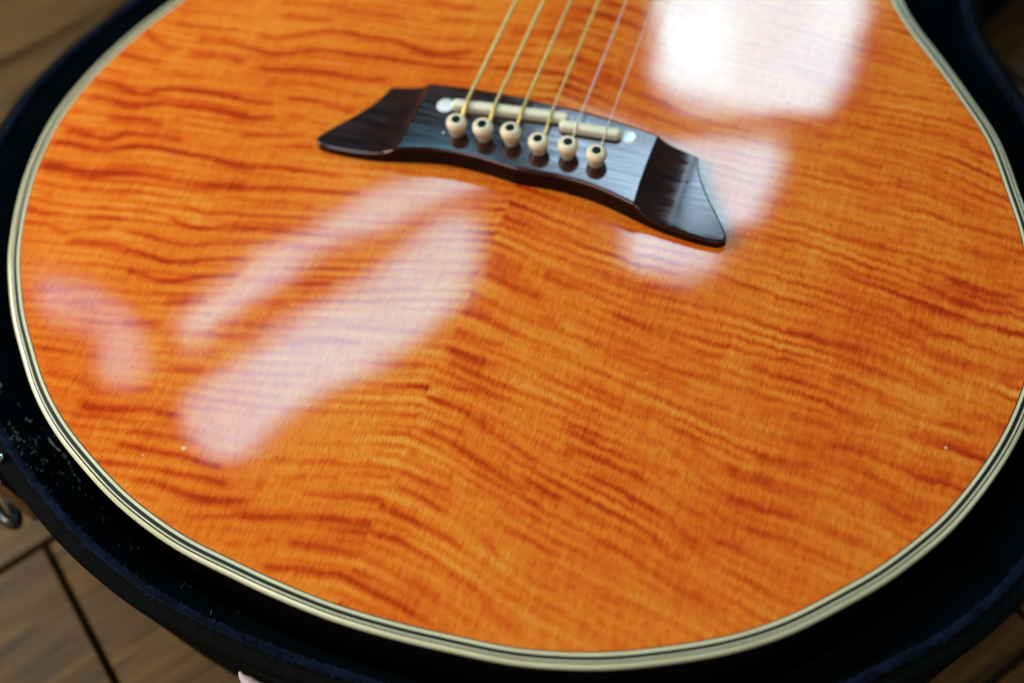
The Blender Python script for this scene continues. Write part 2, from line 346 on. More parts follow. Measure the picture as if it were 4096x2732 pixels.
# ------------------------------------------------------------------ figure of the top: dark flames, (width strength x y x y ...) in mm
FLAMES = "2.7 0.6 -121.8 47.2 -113.2 48.5 -102.4 50 -91.4 50.5 -80.6 51.3 -69.6 51.5;2.3 0.9 -118.4 40.2 -112.6 41.1 -105.5 41.6 -97.8 43.4;2.2 1 -124 27.9 -116.1 28 -110.4 30.3 -103.7 33.9 -96.8 37.3 -87.5 38.8 -80.6 38.3 -70.1 39.5 -61.7 38.7 -55.9 37.6 -48.2 38.4 -36.7 43.3;2.2 1 -146 19 -136.9 20.4 -129.8 21 -121.6 20.5 -114.6 20.1 -108.6 21.4 -102.4 24.9 -92.5 27.7 -81.9 28.6 -71.7 30.1 -63.9 30.9 -53.5 31.5 -43.3 32.7 -33.6 35.1;1.9 0.8 -144.7 10.9 -136.1 13 -129 13.6 -122 13.2;2.2 0.9 -114.8 12.2 -108 13.1 -100.8 15.4 -90.5 17 -80.1 18 -72.2 18.5 -63.5 20.7;1.5 0.5 -109.9 5.5 -101.5 7.5 -95.4 9.6 -87.5 10.2 -79.4 10.2 -68.8 10.6;2.1 0.9 -98.4 0.8 -91.1 2.6 -84.1 2.6 -75.9 2.4 -69.6 2.6;1.8 0.6 -95.4 -6.8 -89.3 -6 -83.7 -6.6 -77.4 -6.4;1.8 0.8 -143.1 -6.3 -135.3 -5.1 -127.1 -4.8 -118.9 -4.4 -110.7 -4.4 -102.6 -3;2.1 0.9 -138.9 -14.4 -133.9 -13.3 -125.9 -12.6 -116.7 -12.3 -109.6 -12.2 -102.5 -10.1 -98 -8.2;1.6 0.6 -146.2 -0.5 -135.7 1.2;1.7 0.5 -157.8 23.9 -148 25.2 -137.4 27 -126.7 28.6;1.7 0.5 -158.6 29.8 -154.8 30.5;2.3 0.9 -66 63.2 -58.1 64 -52.5 63.7 -44.5 64.5;2.3 0.7 -56.8 55.1 -49.7 56.3 -41.9 57.4;1.6 0.4 -51.2 46.2 -38.5 48.3;1.5 0.5 -106.3 -20.1 -102.6 -18.8;1.5 0.5 -96.2 -13.1 -92.9 -12.1;1.1 0.5 -87.4 -19.4 -77.8 -17.2;1.5 0.4 -131.5 -28.4 -118.8 -26.6;1.5 0.4 -92.2 -14.8 -80.3 -11.7;2.5 0.7 -170.1 17.4 -162.1 13.4 -155.4 11.8 -150.1 14.1;2.1 0.5 -159.6 23.9 -152.4 25.5;2.4 0.7 -173.1 4.2 -164.7 3.5 -158.3 3.6 -153.9 4.8;2 0.5 -158.3 -0.3 -148.8 -0.6 -139.8 1.1;2.7 0.9 -175.9 -12.9 -168.6 -11.7 -161.2 -12.1 -154 -12.2 -149.7 -9.7 -144.1 -6.8 -136.4 -5.5 -126.6 -3.9 -116.4 -3.5;3.1 1 -173.8 -19.1 -166 -18.9 -156 -19 -148.2 -16.3 -143.1 -14 -132.6 -12.7 -119.6 -11 -107.8 -11.6;2.3 0.7 -179 -28.9 -173.2 -26.4;2.6 0.9 -161.4 -27.1 -153.7 -25.7 -146 -24.3 -138.3 -24.4;2.3 0.6 -138.3 -20.4 -132.5 -19.6;2.6 1 -175.3 -37.6 -168.8 -36.5 -161.6 -36.8 -155.1 -35.7 -151.5 -32.3 -144 -30.5 -135.7 -29.3 -127.8 -28.6;2.5 1 -177.3 -43.8 -169.6 -42.3 -161 -42.6 -152.3 -40.8 -147.2 -37.4 -140.2 -35 -131.6 -34.4 -121.7 -33.9 -115.3 -33.2 -106.9 -33.8 -97.3 -33.3;4.3 1 -176.5 -54.6 -165.9 -53.4 -155.5 -53.4 -147.2 -49.9 -141.3 -48.1 -131.8 -46.8 -122 -46.2 -112.1 -46 -103.4 -43.4 -93.5 -41.2;1.8 0.5 -168.4 -66.8 -163.3 -66;1.7 0.5 -146.9 -60 -140.7 -59 -133.2 -56.7;1.7 0.4 -145 -65.8 -138.8 -64.7;2.1 0.6 -171 -72.8 -164.2 -73.8 -158 -72.7;2.1 0.7 -146.9 -71.9 -139.6 -69.4 -132.1 -67.2;2 0.8 -167.8 -79.3 -158.3 -77.9 -151.1 -78.7 -142.3 -75.3 -134.6 -72.3;2.3 1 -147.2 -81.8 -139.4 -80.2 -131.1 -78.4 -124.8 -78;2.9 0.5 -173.5 -60.7 -168.6 -60.8;2.8 0.4 -156.4 -60.2 -151.3 -59.5;1.6 0.8 -115.1 -55 -109.9 -56.1 -104.1 -56.6 -98.7 -54.8 -96 -53.7 -88.7 -52.8 -80.6 -50.9 -73.4 -49.2 -65.1 -48;1.9 0.9 -116.4 -62.1 -110.9 -63 -105.2 -63.3 -98.9 -61.4 -93.9 -58.9 -86.4 -57.7 -78.4 -55.6 -70.2 -54.1;1.6 0.8 -129.1 -72 -122.5 -71.5 -115.4 -71.9 -108.7 -71.6 -102.4 -70.5 -93.9 -66.9 -89.2 -65.5 -79.5 -62.6 -73.7 -60.9;1.4 0.5 -106.1 -50 -100.1 -48.2 -93.9 -46.9 -87.4 -46.3 -77.3 -43.8 -66.6 -42.6;1.9 0.8 -93.4 -41.3 -82.2 -38 -69.7 -35.8 -59.4 -33.8 -52.5 -32.3;1.5 0.8 -99 -33.7 -90.8 -31.5 -81.5 -29.8 -70.7 -28.5 -62 -27.8;1.5 0.6 -106.6 -20.1 -100.9 -18.2 -86.6 -13.7;1.5 0.6 -96.7 -21.9 -90.5 -20.4 -84.3 -18.8 -78.5 -18.2;1.2 0.3 -93.1 -25.7 -86.2 -24.5;1.6 0.8 -125.3 -78.9 -121 -78.4 -114.9 -78.7 -109 -79.6 -102.4 -77.6 -95.7 -74.9 -88.3 -71.9 -80.3 -70.2;2 1 -120.9 -86.9 -115.5 -86.7 -107.3 -86.9 -100.3 -85 -94.2 -82.2 -86.8 -79.2 -81.2 -77.3;1.3 0.7 -78.5 -78.4 -66.9 -75.3 -56.9 -73.7 -47.7 -70.4;1.3 0.6 -67.4 -69.7 -55.8 -66.7 -44.6 -62.8;1.3 0.6 -71.2 -61.6 -57.3 -58.4 -45.3 -56.2;1.4 0.6 -69.9 -54.8 -57.9 -52.1 -40.8 -47.5;1.4 0.5 -133.8 -63.7 -128 -61.4 -122 -61.2;2.3 0.6 -147.5 -102.7 -137 -100.3 -126.1 -96.1;2.6 0.7 -102.5 -94.2 -95.1 -92.4 -85.7 -88.7;1.8 0.5 -81.8 -89.1 -72.4 -85.4 -59.1 -82.5;2.2 0.7 -110.6 -105.9 -97.5 -102.3;1.8 0.6 -79.6 -96.4 -71.9 -94 -60 -91.5;2.1 0.6 -81.1 -100.7 -72.4 -100.4 -62.8 -97.8;2.1 0.5 -93.3 -110 -82.8 -109 -73.1 -106.4;2.1 0.6 -87.6 -116.6 -79.5 -115.3 -67 -111.3;1.8 0.5 -136.1 -124 -129.5 -123.5;2.8 0.5 -127.8 -131.5 -115.4 -130.6 -105.7 -132.1 -95.6 -128.9 -88.8 -125.3;1.9 0.4 -134.8 -105.3 -126.8 -104.5 -121.8 -103.8;2.4 0.5 -52.5 -96.6 -40.6 -91.3 -27.6 -88.8;2.1 0.5 -46.5 -86.2 -30.2 -82.7 -10.7 -79;2.2 0.5 -38.8 -71.1 -29.5 -67.4 -17.4 -62.1;2.4 0.5 -31.5 -96.1 -18.6 -93.6 -6.1 -90.4;2 0.5 -20.8 -104.7 -3 -98.3;3 1 -110 -137.9 -103.8 -138 -96.7 -136.2 -89.9 -133.8 -82.4 -132.7 -74.6 -132.4;2.2 0.8 -88.4 -141.6 -82.2 -140.6 -74.8 -139.6 -67.5 -138.5 -63.5 -138.8;2.1 0.9 -91.3 -147.3 -82.9 -146.6 -75.5 -145.7 -68.2 -144.6 -60.6 -144.5 -53.1 -144;2.1 0.8 -94.2 -154.8 -86.9 -153.7 -81.7 -152.4 -75.1 -151.4 -68.9 -150.8 -61.7 -149.8 -54.4 -149 -48.7 -149;2.4 0.9 -81 -157.2 -74 -155.7 -66.2 -155.8 -58.5 -155.9 -51.3 -155.1 -43.2 -152.5 -39.9 -151.4;1.7 0.5 -74.9 -161.2 -69.4 -160.6;1.7 0.5 -56.7 -163.1 -45.8 -158.5 -39.9 -155.5;1.9 0.4 -116.2 -140.7 -113.2 -139.4;2.4 0.9 -41.6 -156.8 -35.5 -155.5 -27.8 -153.2 -18 -150.5 -10.1 -148.8 -3.8 -148.3 0.8 -147;2.1 0.9 -23.3 -160 -18.3 -159.4 -10.4 -157.9 -4.4 -157 0.6 -155.6;2.2 0.9 -27.8 -169.7 -22.8 -168.5 -15.1 -166.4 -9 -165.8 -3.2 -164.4 3.3 -164.9 10 -166 16.7 -167 23.4 -168.4;1.4 0.7 -25.2 -144.4 -19.2 -143.1 -13.1 -141.9 -9.2 -140.8 -3.1 -139.7 2.5 -139.7;1.4 0.6 -36.2 -141.9 -27.5 -139.3 -19 -136.6 -15.8 -135.8;1.5 0.5 -39 -136.1 -30 -134 -18 -130.8;1.6 0.6 -47.7 -153.7 -41.6 -152.2;1.4 0.5 -33.5 -147.8 -26.7 -146;2 0.5 -41.1 -166.9 -35.5 -164.8;2 0.6 -30.4 -161.7 -27.2 -161;2.2 0.8 2.2 -148.4 9.2 -148.7 15.1 -149.8 20.7 -151.3 25.5 -153.1 32.4 -154.9 38.2 -156.3 43.5 -159.8 49.2 -162.2 55.4 -162.9;1.7 0.9 2.5 -139.7 8.3 -141.3 12.8 -142 18.1 -142.4 24.1 -143.9 28.8 -145.3;1.6 0.9 2.7 -133 9.4 -133.5 14.1 -134.6 19 -136.1;1.4 0.8 2.3 -127.7 9.6 -128.5 14 -128.9 19 -129.5;1.4 0.8 1.8 -121 7.2 -122.5 12 -123.7 18.4 -124.8;1.4 0.8 15.4 -115.8 22.3 -116.8 28.5 -118.4 34.3 -120.6 41.3 -122.3;1.4 0.5 22 -126.3 28.2 -127 34.9 -127.9 39.9 -129.3;1.9 0.6 1.5 -157.6 6.5 -157.6 11.1 -158.6 17.5 -159 24.3 -160.4 28.8 -161.4;1.5 0.6 28.8 -139.8 35.5 -141 40.5 -143.6;1.9 0.8 20.8 -105.9 26.8 -106.8 30.8 -108.3 36.2 -110.2 41.5 -112.2;1.6 0.7 22.9 -117.2 27.7 -118.8 34.6 -120.2 41.3 -123.8 46.7 -125.1;1.6 0.9 39 -118.4 44 -119.4 48.5 -120.6 52 -121.2;1.6 0.7 35.3 -129.2 40.1 -129.9 44.2 -129.8 49 -130.4;1.5 0.7 35.5 -134.4 42.4 -136.4 46.5 -136.3 51.8 -137.5 55.6 -138;1.9 0.8 33.4 -140.2 37.5 -142.2 41.1 -144.4;1.5 0.5 46.2 -147.3 50.7 -148.6 54.8 -148.9 60.8 -149;2.2 0.8 46 -154.7 50.8 -154.7 55.2 -155.7 59.6 -157;2.4 0.8 48.5 -105.4 54.5 -104.6 61.8 -105.2 67.6 -106.5 71.8 -106.9 77.2 -107.4;2.3 0.9 57.7 -110.6 62.9 -111.5 67.2 -111.9 72.7 -114.1 78.4 -115.7 84.2 -117.7 89.4 -119.4 94 -121.7 97.5 -123.4;1.9 0.8 57.7 -123.3 62.8 -124.2 69.2 -125.1 73.3 -125.5 76.7 -126.1 81.7 -126.9;2.9 0.9 64.2 -131 70.1 -130.7 77.3 -132.1 83.8 -134.1 89.9 -135.3 96.3 -137.3 102.3 -138.5 108.6 -140.7;1.9 0.9 82.6 -123.3 85.3 -125.8 88.8 -127.1 92.8 -128.7;1.6 0.7 63.8 -100.9 69.9 -100.4 76.4 -101.9 79.8 -102.1 84.7 -102.3;2.1 0.9 68.8 -93.9 72.4 -95 75 -95.3;1.7 0.8 46.9 -98.1 52.7 -99 57.2 -99.9;1.8 0.8 78.8 -88.4 84.5 -89.8 89.2 -91.9 92.5 -93.6;2 0.7 79.8 -96.3 84 -96.8 88.7 -99.3 92.4 -101.2 97 -103.2 101.2 -104.4 107.5 -105.9 113.3 -105.7;2.8 0.9 96.1 -95.1 100.8 -96.3 105.3 -97 111.2 -96.9;2.4 0.9 103.8 -87.7 109.6 -89.9;1.5 0.7 96 -110 101.1 -111.8 105.6 -112.4 111.1 -112.7 115.9 -113.3;1.6 0.5 71.6 -145.8 77.5 -145.9 83.3 -145.9 89.6 -147.8;1.5 0.4 67.6 -120.1 73 -120.5 77.1 -122.1;2.2 0.5 99.3 -119.9 104.9 -118.9 109 -119.7;2.2 0.6 113.8 -129.9 119.3 -131.2;2.7 0.9 102.9 -42.3 110 -42.6 117.1 -43 124.1 -43 131 -43.1 138.1 -44.7 145.2 -46.8 150.8 -48.2 156.9 -50;2.5 0.9 135.9 -32.7 142.9 -33.8 149.3 -36.8 155 -38.3 161.7 -38.9 168.4 -39.5 177.2 -39.4;1.8 0.9 146.9 -30.4 151.5 -30.6 159.4 -29.3;2 0.7 102.8 -54 109.1 -53.2;2.4 0.6 151.2 -42.7 155.9 -44 158.2 -44.8;2.2 0.6 122.1 -49.1 130 -49.9 134.7 -50.6 139.3 -51.3;2.8 0.9 155.5 -55.1 159.9 -55.3 165.3 -56.2 170.7 -55;2.6 0.9 155.2 -61.4 160.8 -61.2 167.3 -61.2;2.5 0.9 148.5 -67.7 155.3 -67 161.9 -67.9 168.2 -67.4;2.4 0.8 122.2 -56.1 129 -56.1 135.9 -57.1 140.8 -59.3 146.3 -60.1;2.1 0.7 121.4 -65.4 126.6 -66.4 131.3 -67.5 136.2 -68;2.5 0.6 95.3 -58 102.3 -59.7 109.3 -60.2 114.3 -59.7;2.2 0.6 97.5 -67.1 104.1 -67.7 109.7 -68;2.8 0.6 109.9 -72.7 119 -72.9 126.8 -72;2.8 0.5 101.2 -74.4 108 -74.3;2.7 0.7 112.9 -80 120.6 -80.1 129.1 -78.4 136.8 -77.5 141.3 -78.5;3.2 0.8 103.8 -89 109.3 -89.3 117.9 -88 124.3 -87.4;2.7 0.7 97.5 -96 104.3 -96.3 111.1 -97.1 120 -97.6 124.3 -97.2;2.7 0.7 131 -81.3 136.5 -82.5 141.4 -85.9 148.1 -87.1;2.6 0.8 135.8 -90.1 142.6 -91.8 149.4 -94.4 155.9 -95.1;2.2 0.6 148.7 -78.6 155.3 -79.5 163.6 -78.7;2.2 0.6 150.8 -90.1 156.9 -89.1;2.6 0.7 99.6 -104.2 106.4 -105 112.9 -104.8 121.7 -105.3;2.5 0.8 130.3 -105.3 135.8 -106.8 141.4 -107.7;2.5 0.6 110.5 -112.7 119.2 -113.1;2.6 0.5 89.8 -8.7 100.6 -7.1;2.5 0.7 110.3 -13 118.5 -15.3 123.9 -16.8;2.6 0.7 110.2 -0.1 122.1 -1.4 131.7 -1;2.8 1 150.4 -8 158.1 -9.5 167.2 -9.8 173.1 -8.8;2.8 1 143.1 -12.5 149.8 -15.1 159.1 -16.1 171.1 -16.2;2.4 0.9 138.5 -21.6 147.8 -21.8 158.4 -23.8;2.4 0.6 107.7 -30.3 115.1 -29.6;2.4 0.7 118.7 -31.6 128 -31.7 137.4 -32.5 147 -34.8;2.1 0.4 129.9 -25.1 136.4 -26.9 145.7 -27.7;2.1 0.5 77 -34.3 84.6 -35.9;2.1 0.4 76.1 -28.2 93.1 -30.9;2.2 0.6 151.1 7.3 158.9 5.6 171.2 6.2;2.2 0.5 135.5 -4.6 144.8 -4.2 154.1 -3.7;2.2 0.5 89.2 -14.6 99.2 -15.6 105.7 -15.3;3.1 0.8 -0.2 -44.4 7.2 -45.6 14.6 -46.7;3.3 0.9 0.2 -50.4 8.4 -52 14.7 -53.4 24.7 -54.3;2.9 0.8 -0.1 -65.2 6.1 -66.5 14.3 -68.5 21.6 -70.1;2.6 0.8 0.8 -75.2 9.7 -76.3 17.8 -75.1;2.5 0.7 0.8 -82.8 9.7 -83.8 17.3 -84.6;2.5 0.7 1.5 -87.6 8.2 -87.4 17.6 -90 26.2 -90.9;2.5 0.7 -1.1 -95.3 5.7 -95.5 16.3 -94 23.2 -94.9;2.9 0.9 2 -100.4 10.7 -101.2 17.2 -103.9 24 -104.7;2.1 0.7 8.2 -109.1 16.5 -109.4;2.9 0.8 3.9 -112.2 12.6 -113.5 20.5 -115.6 27.9 -118.3;2.6 0.7 24.1 -61 33.1 -62.7;2.7 0.7 20.7 -44.2 27.9 -46.7 36.4 -46.7 45.4 -48.6;2.4 0.7 28.9 -41 36.4 -41.4 49.2 -42.8 58.1 -44.7;2.6 0.8 48.2 -54.2 55.5 -54.5 64.2 -56.3 72.6 -57.4 78.5 -59.3 87.1 -57.9;2.3 0.5 37.6 -59.4 46.7 -61.7 55.3 -62.8 63.7 -63.9;2.2 0.6 42.4 -65.5 53.5 -65.9 64.9 -67.9 73.1 -68.9 89.1 -65.7;2.2 0.6 49.2 -69.7 57.5 -70.2 66.1 -72.3 77 -73.2;2.4 0.8 44.2 -79.8 53.2 -82.4 61.4 -83.4;2.7 0.7 44.4 -88.8 50.3 -90.5 54.7 -90.8;2.6 0.7 45.6 -97.2 52.7 -97.9 58.3 -99;2.4 0.7 64 -83.2 72.3 -84.7 80.2 -85.1;2.6 0.7 48.4 -105.6 54.7 -104.1 62.9 -105.4;2.3 0.6 27.4 -73.9 30.8 -74.1;2.2 0.6 31.5 -82.6 39.8 -83 48.1 -83.4;2.4 0.7 54 -40 61.8 -38.3 72.3 -36.4;2.1 0.6 78.5 -88 86.4 -88.9;3 0.9 2.7 74.6 10.4 74.4 17.8 72.7 24.4 70.9;3 0.9 3.8 81 12.8 81.1 19 80 23.9 78.6;2.1 0.6 -19 69.1 -12.7 70.3 -5.9 70.8 -1.6 71.5;2.1 0.5 -17.7 64.3 -12.8 65.2 -2.6 66.1;2.5 0.6 -27.9 55.9 -20.6 57.4 -10.8 59.3 -3.7 58.9;2.1 0.6 -18.6 51.6 -13.7 52.5;2.1 0.7 -19.1 46.9 -14.4 47.4;2.4 0.7 -28.2 37.2 -21.1 38.8 -14.6 39.9 -6.3 40.7 -1.4 41.3;2.4 1 2.4 45.4 7.7 44.7 14.7 43.6 21.9 42.2 27.3 40.7 34.2 39.3 44.8 36.4;2 0.6 13.4 50.3 19.3 50.6 26.5 48.7 31.7 48;2 0.5 2.4 40.1 10.9 39.9 16.3 38.5;1.9 0.7 12.6 34.4 17.1 34 22.1 32.8 29.9 31.7 38.8 29.3;2.1 0.5 5.6 62 10.7 62.1;2 0.5 3.3 56.4 14.5 55.5;2.2 0.8 69.4 41.7 78.2 42.8 86.1 42.7 94.1 41.9 99.7 40.1 107.3 40.3;2 0.6 98.3 84.6 108.9 83.1;2.1 0.6 99.9 90.3 107.7 89.5;1.9 0.6 93.1 46.4 100.9 46.6 115.7 47.5;2.1 0.8 83.5 31.3 91.3 30.9 98.9 31.8;2.1 0.9 101.6 25.9 107.7 25.8 113.1 24.1 120.2 24.2;1.7 0.5 86.9 6 94.5 5.7;1.8 0.5 88 12.1 95.4 13;2.1 0.6 103.5 33.8 111.4 32.8 118.9 31;1.9 0.4 59.1 33.9 69.5 34.8;2.2 0.7 116.5 50.5 126.5 51.3 136.5 51.5 143.5 51.5 149.2 49.8;2.1 0.8 116.7 23.2 123.9 24.4 131.2 24.9 135.7 24;2.3 0.6 122.9 65.5 131.4 66.5;2.2 0.5 118.4 62.1 125.9 62.9;2.3 0.6 112.7 81.3 118.8 79.4 125.9 77.8;1.9 0.6 104.5 58.8 112.1 59.6;2 0.5 121.6 70.1 128.2 70.5;2.1 0.7 109.6 33.6 115.1 31.2 122.6 31.5;2 0.7 138 25 142.3 22.5;1.9 0.6 140.2 59.4 147.7 59.5;1.8 0.6 150.1 44.1 157.8 41.2;1.8 0.5 137.8 32 142.8 30.9;2 0.5 107.1 85.6 115.1 85.6;1.7 0.5 118.6 13.6 125.7 14.4"
X0, Y0, ST = -184.0, -178.0, .5
NX, NY = 737, 640
gx = X0+np.arange(NX)*ST; gy = Y0+np.arange(NY)*ST
GXX, GYY = np.meshgrid(gx, gy)
field = np.zeros((NY, NX))
for s_i, st in enumerate(FLAMES.split(';')):
    v = [float(a) for a in st.split()]
    w, k = v[0], v[1]; P = np.array(v[2:]).reshape(-1, 2)
    if len(P) > 2: P = catmull(P, False, 4)
    sg = max(w*.60, 1.0); pad = sg*3.2+2
    i0 = max(int((P[:, 0].min()-pad-X0)/ST), 0); i1 = min(int((P[:, 0].max()+pad-X0)/ST)+1, NX)
    j0 = max(int((P[:, 1].min()-pad-Y0)/ST), 0); j1 = min(int((P[:, 1].max()+pad-Y0)/ST)+1, NY)
    if i1 <= i0 or j1 <= j0: continue
    xx = GXX[j0:j1, i0:i1]; yy = GYY[j0:j1, i0:i1]
    best = np.full(xx.shape, 1e9); L = 0.0; tl = np.zeros(xx.shape)
    for a, b in zip(P[:-1], P[1:]):
        d = b-a; l2 = d@d+1e-9
        t_ = np.clip(((xx-a[0])*d[0]+(yy-a[1])*d[1])/l2, 0, 1)
        dd = np.hypot(xx-a[0]-t_*d[0], yy-a[1]-t_*d[1])
        u = dd < best; best = np.where(u, dd, best); tl = np.where(u, L+t_*math.sqrt(l2), tl); L += math.sqrt(l2)
    endf = np.clip(np.minimum(tl, L-tl)/(w*1.2)+.35, 0, 1)
    mod = .72+.5*vnoise(tl/7.0, np.full(tl.shape, s_i*3.3), 5)
    g = np.exp(-(best/sg)**1.9)*k*endf*mod
    field[j0:j1, i0:i1] = 1-(1-field[j0:j1, i0:i1])*(1-np.clip(g, 0, .97))
# direction of the flames, averaged from the bands either side of the centre joint, then fine
# parallel stripes drawn out along it
seg = []
for st in FLAMES.split(';'):
    v = [float(a) for a in st.split()]; P = np.array(v[2:]).reshape(-1, 2)
    for a, b in zip(P[:-1], P[1:]):
        d = b-a; seg.append((*(a+b)/2, math.atan2(d[1], d[0]), np.hypot(*d)*v[1]))
seg = np.array(seg)
cgx = np.arange(X0, X0+NX*ST+8, 8.0); cgy = np.arange(Y0, Y0+NY*ST+8, 8.0)
CXX, CYY = np.meshgrid(cgx, cgy)
def dirfield(side):
    q = seg[(seg[:, 0]*side > -3)]
    c2 = np.zeros(CXX.shape); s2 = np.zeros(CXX.shape)
    for (mx_, my_, an, ww) in q:
        d2 = (CXX-mx_)**2+(CYY-my_)**2
        k = ww*(np.exp(-d2/(2*11.0**2))+.004*np.exp(-d2/(2*45.0**2)))
        c2 += k*math.cos(2*an); s2 += k*math.sin(2*an)
    return .5*np.arctan2(s2, c2)
def coarse(A, x, y):
    fx = np.clip((x-cgx[0])/8, 0, A.shape[1]-1.01); fy = np.clip((y-cgy[0])/8, 0, A.shape[0]-1.01)
    i = fx.astype(int); j = fy.astype(int); a = fx-i; b = fy-j
    return (A[j, i]*(1-a)+A[j, i+1]*a)*(1-b)+(A[j+1, i]*(1-a)+A[j+1, i+1]*a)*b
DL, DR = dirfield(-1), dirfield(1)
left = GXX < 0
ANG = np.where(left, coarse(DL, GXX, GYY), coarse(DR, GXX, GYY))
ux, uy = np.cos(ANG), np.sin(ANG)
def ring_noise(seed, period, spread):
    W0 = np.random.default_rng(seed).standard_normal((NY, NX))
    k = np.hypot(np.fft.fftfreq(NX, ST)[None, :], np.fft.fftfreq(NY, ST)[:, None]); k0 = 1/period
    return np.fft.ifft2(np.fft.fft2(W0)*np.exp(-(k-k0)**2/(2*(spread*k0)**2))).real
def samp(A, px, py):
    fx = np.clip(px, 0, NX-1.01); fy = np.clip(py, 0, NY-1.01)
    i = fx.astype(int); j = fy.astype(int); a = fx-i; b = fy-j
    return (A[j, i]*(1-a)+A[j, i+1]*a)*(1-b)+(A[j+1, i]*(1-a)+A[j+1, i+1]*a)*b
def lic(seed, period, spread, half_len):
    W0 = ring_noise(seed, period, spread)
    acc = W0.copy(); wsum = 1.0
    II, JJ = np.meshgrid(np.arange(NX, dtype=float), np.arange(NY, dtype=float))
    for sgn in (1, -1):
        px, py = II.copy(), JJ.copy()
        for k in range(1, half_len+1):
            ii_ = np.clip(px, 0, NX-1).astype(int); jj_ = np.clip(py, 0, NY-1).astype(int)
            same = left[jj_, ii_] == left
            px = px+sgn*ux[jj_, ii_]*2*same; py = py+sgn*uy[jj_, ii_]*2*same
            w_ = .5+.5*math.cos(math.pi*k/(half_len+1))
            acc += samp(W0, px, py)*w_
    return acc/acc.std()
fine = lic(4, 3.8, .17, 30)
broad = lic(9, 8.0, .35, 30)
amp = .70+.6*vnoise(GXX/26+30, GYY/18+30, 12)
stripes = (fine*.80+broad*.40)*amp
# the strong traced flames keep the fine stripes from muddying them
stripes = np.where(stripes < 0, .60*stripes, stripes)*np.clip(.62+(GYY+150)/220, .5, 1.0)
rt = np.clip((GXX+10)/50, 0, 1)
field = (.56-.21*rt)*field+(.155+.035*rt)*stripes*(1-.5*field)+.08+.03*rt+.06*np.clip((GXX-60)/110, 0, 1)
def figure_at(x, y):
    # the fibres break the edges of a flame into short vertical steps, more so on the treble side
    k = np.clip((x+20)/120, 0, 1)*.38+.15
    wy = (vnoise(x/4.5+50, y/14+50, 3)-.5)*2.2*k+(vnoise(x/1.0+50, y/9+50, 4)-.5)*1.3*k+(vnoise(x/.5+50, y/5+50, 6)-.5)*.9*k
    fx = np.clip((x-X0)/ST, 0, NX-1.01); fy = np.clip((y+wy-Y0)/ST, 0, NY-1.01)
    i = fx.astype(int); j = fy.astype(int); a = fx-i; b = fy-j
    v = (field[j, i]*(1-a)+field[j, i+1]*a)*(1-b)+(field[j+1, i]*(1-a)+field[j+1, i+1]*a)*b
    far = y > 134
    return np.where(far, .5*vnoise(x/40+9, (y+.2*abs(x))/3.5+9, 8), v)

# ------------------------------------------------------------------ GUITAR
guitar = empty('acoustic_guitar')
prop(guitar, 'acoustic guitar with glossy amber flamed top and dark wooden bridge, lying in its open case', 'guitar')

# soundboard: fine grid inside the outline so the flame figure can live on its points
hs = catmull(half, False, 16)
yy_h = hs[:, 1]; xx_h = hs[:, 0]
# trim: use the same smooth outline as the binding
right = G[(TH > -math.pi/2) & (TH < math.pi/2)]
yy_h = right[:, 1]; xx_h = right[:, 0]
o = np.argsort(yy_h); yy_h, xx_h = yy_h[o], xx_h[o]
ymin, ymax = G[:, 1].min(), G[:, 1].max()
rows = np.concatenate([ymin+.02+(np.linspace(0, 1, 14)**2)*3, np.arange(ymin+3.7, 128, .68), np.arange(128, ymax-3, 3.0), [ymax-1.5, ymax-.3]])
ncol = 470
u = np.linspace(-1, 1, ncol)
HX = np.interp(rows, yy_h, xx_h)
GX = HX[:, None]*u[None, :]; GY = np.repeat(rows[:, None], ncol, 1)
V = np.stack([GX.ravel(), GY.ravel(), np.zeros(GX.size)], 1)
nr = len(rows)
ii, jj = np.meshgrid(np.arange(ncol-1), np.arange(nr-1))
ii = ii.ravel(); jj = jj.ravel()
F = np.stack([jj*ncol+ii, jj*ncol+ii+1, (jj+1)*ncol+ii+1, (jj+1)*ncol+ii], 1)
HOLE = (0.0, 172.0, 49.0)
cen = V[F].mean(1)
F = F[np.hypot(cen[:, 0]-HOLE[0], cen[:, 1]-HOLE[1]) > HOLE[2]]
me = bpy.data.meshes.new('soundboard')
me.vertices.add(len(V)); me.vertices.foreach_set('co', (V*S).ravel())
me.loops.add(F.size); me.loops.foreach_set('vertex_index', F.ravel().astype(np.int32))
me.polygons.add(len(F)); me.polygons.foreach_set('loop_start', np.arange(0, F.size, 4, dtype=np.int32))
me.polygons.foreach_set('loop_total', np.full(len(F), 4, dtype=np.int32))
me.update(calc_edges=True); me.validate()
at = me.attributes.new('figure', 'FLOAT', 'POINT')
at.data.foreach_set('value', figure_at(V[:, 0], V[:, 1]).astype(np.float32))
me.materials.append(M_TOP)
sb = bpy.data.objects.new('soundboard', me); col.objects.link(sb); sb.parent = guitar
prop(sb, 'amber top with dark orange flame figure and small dings')

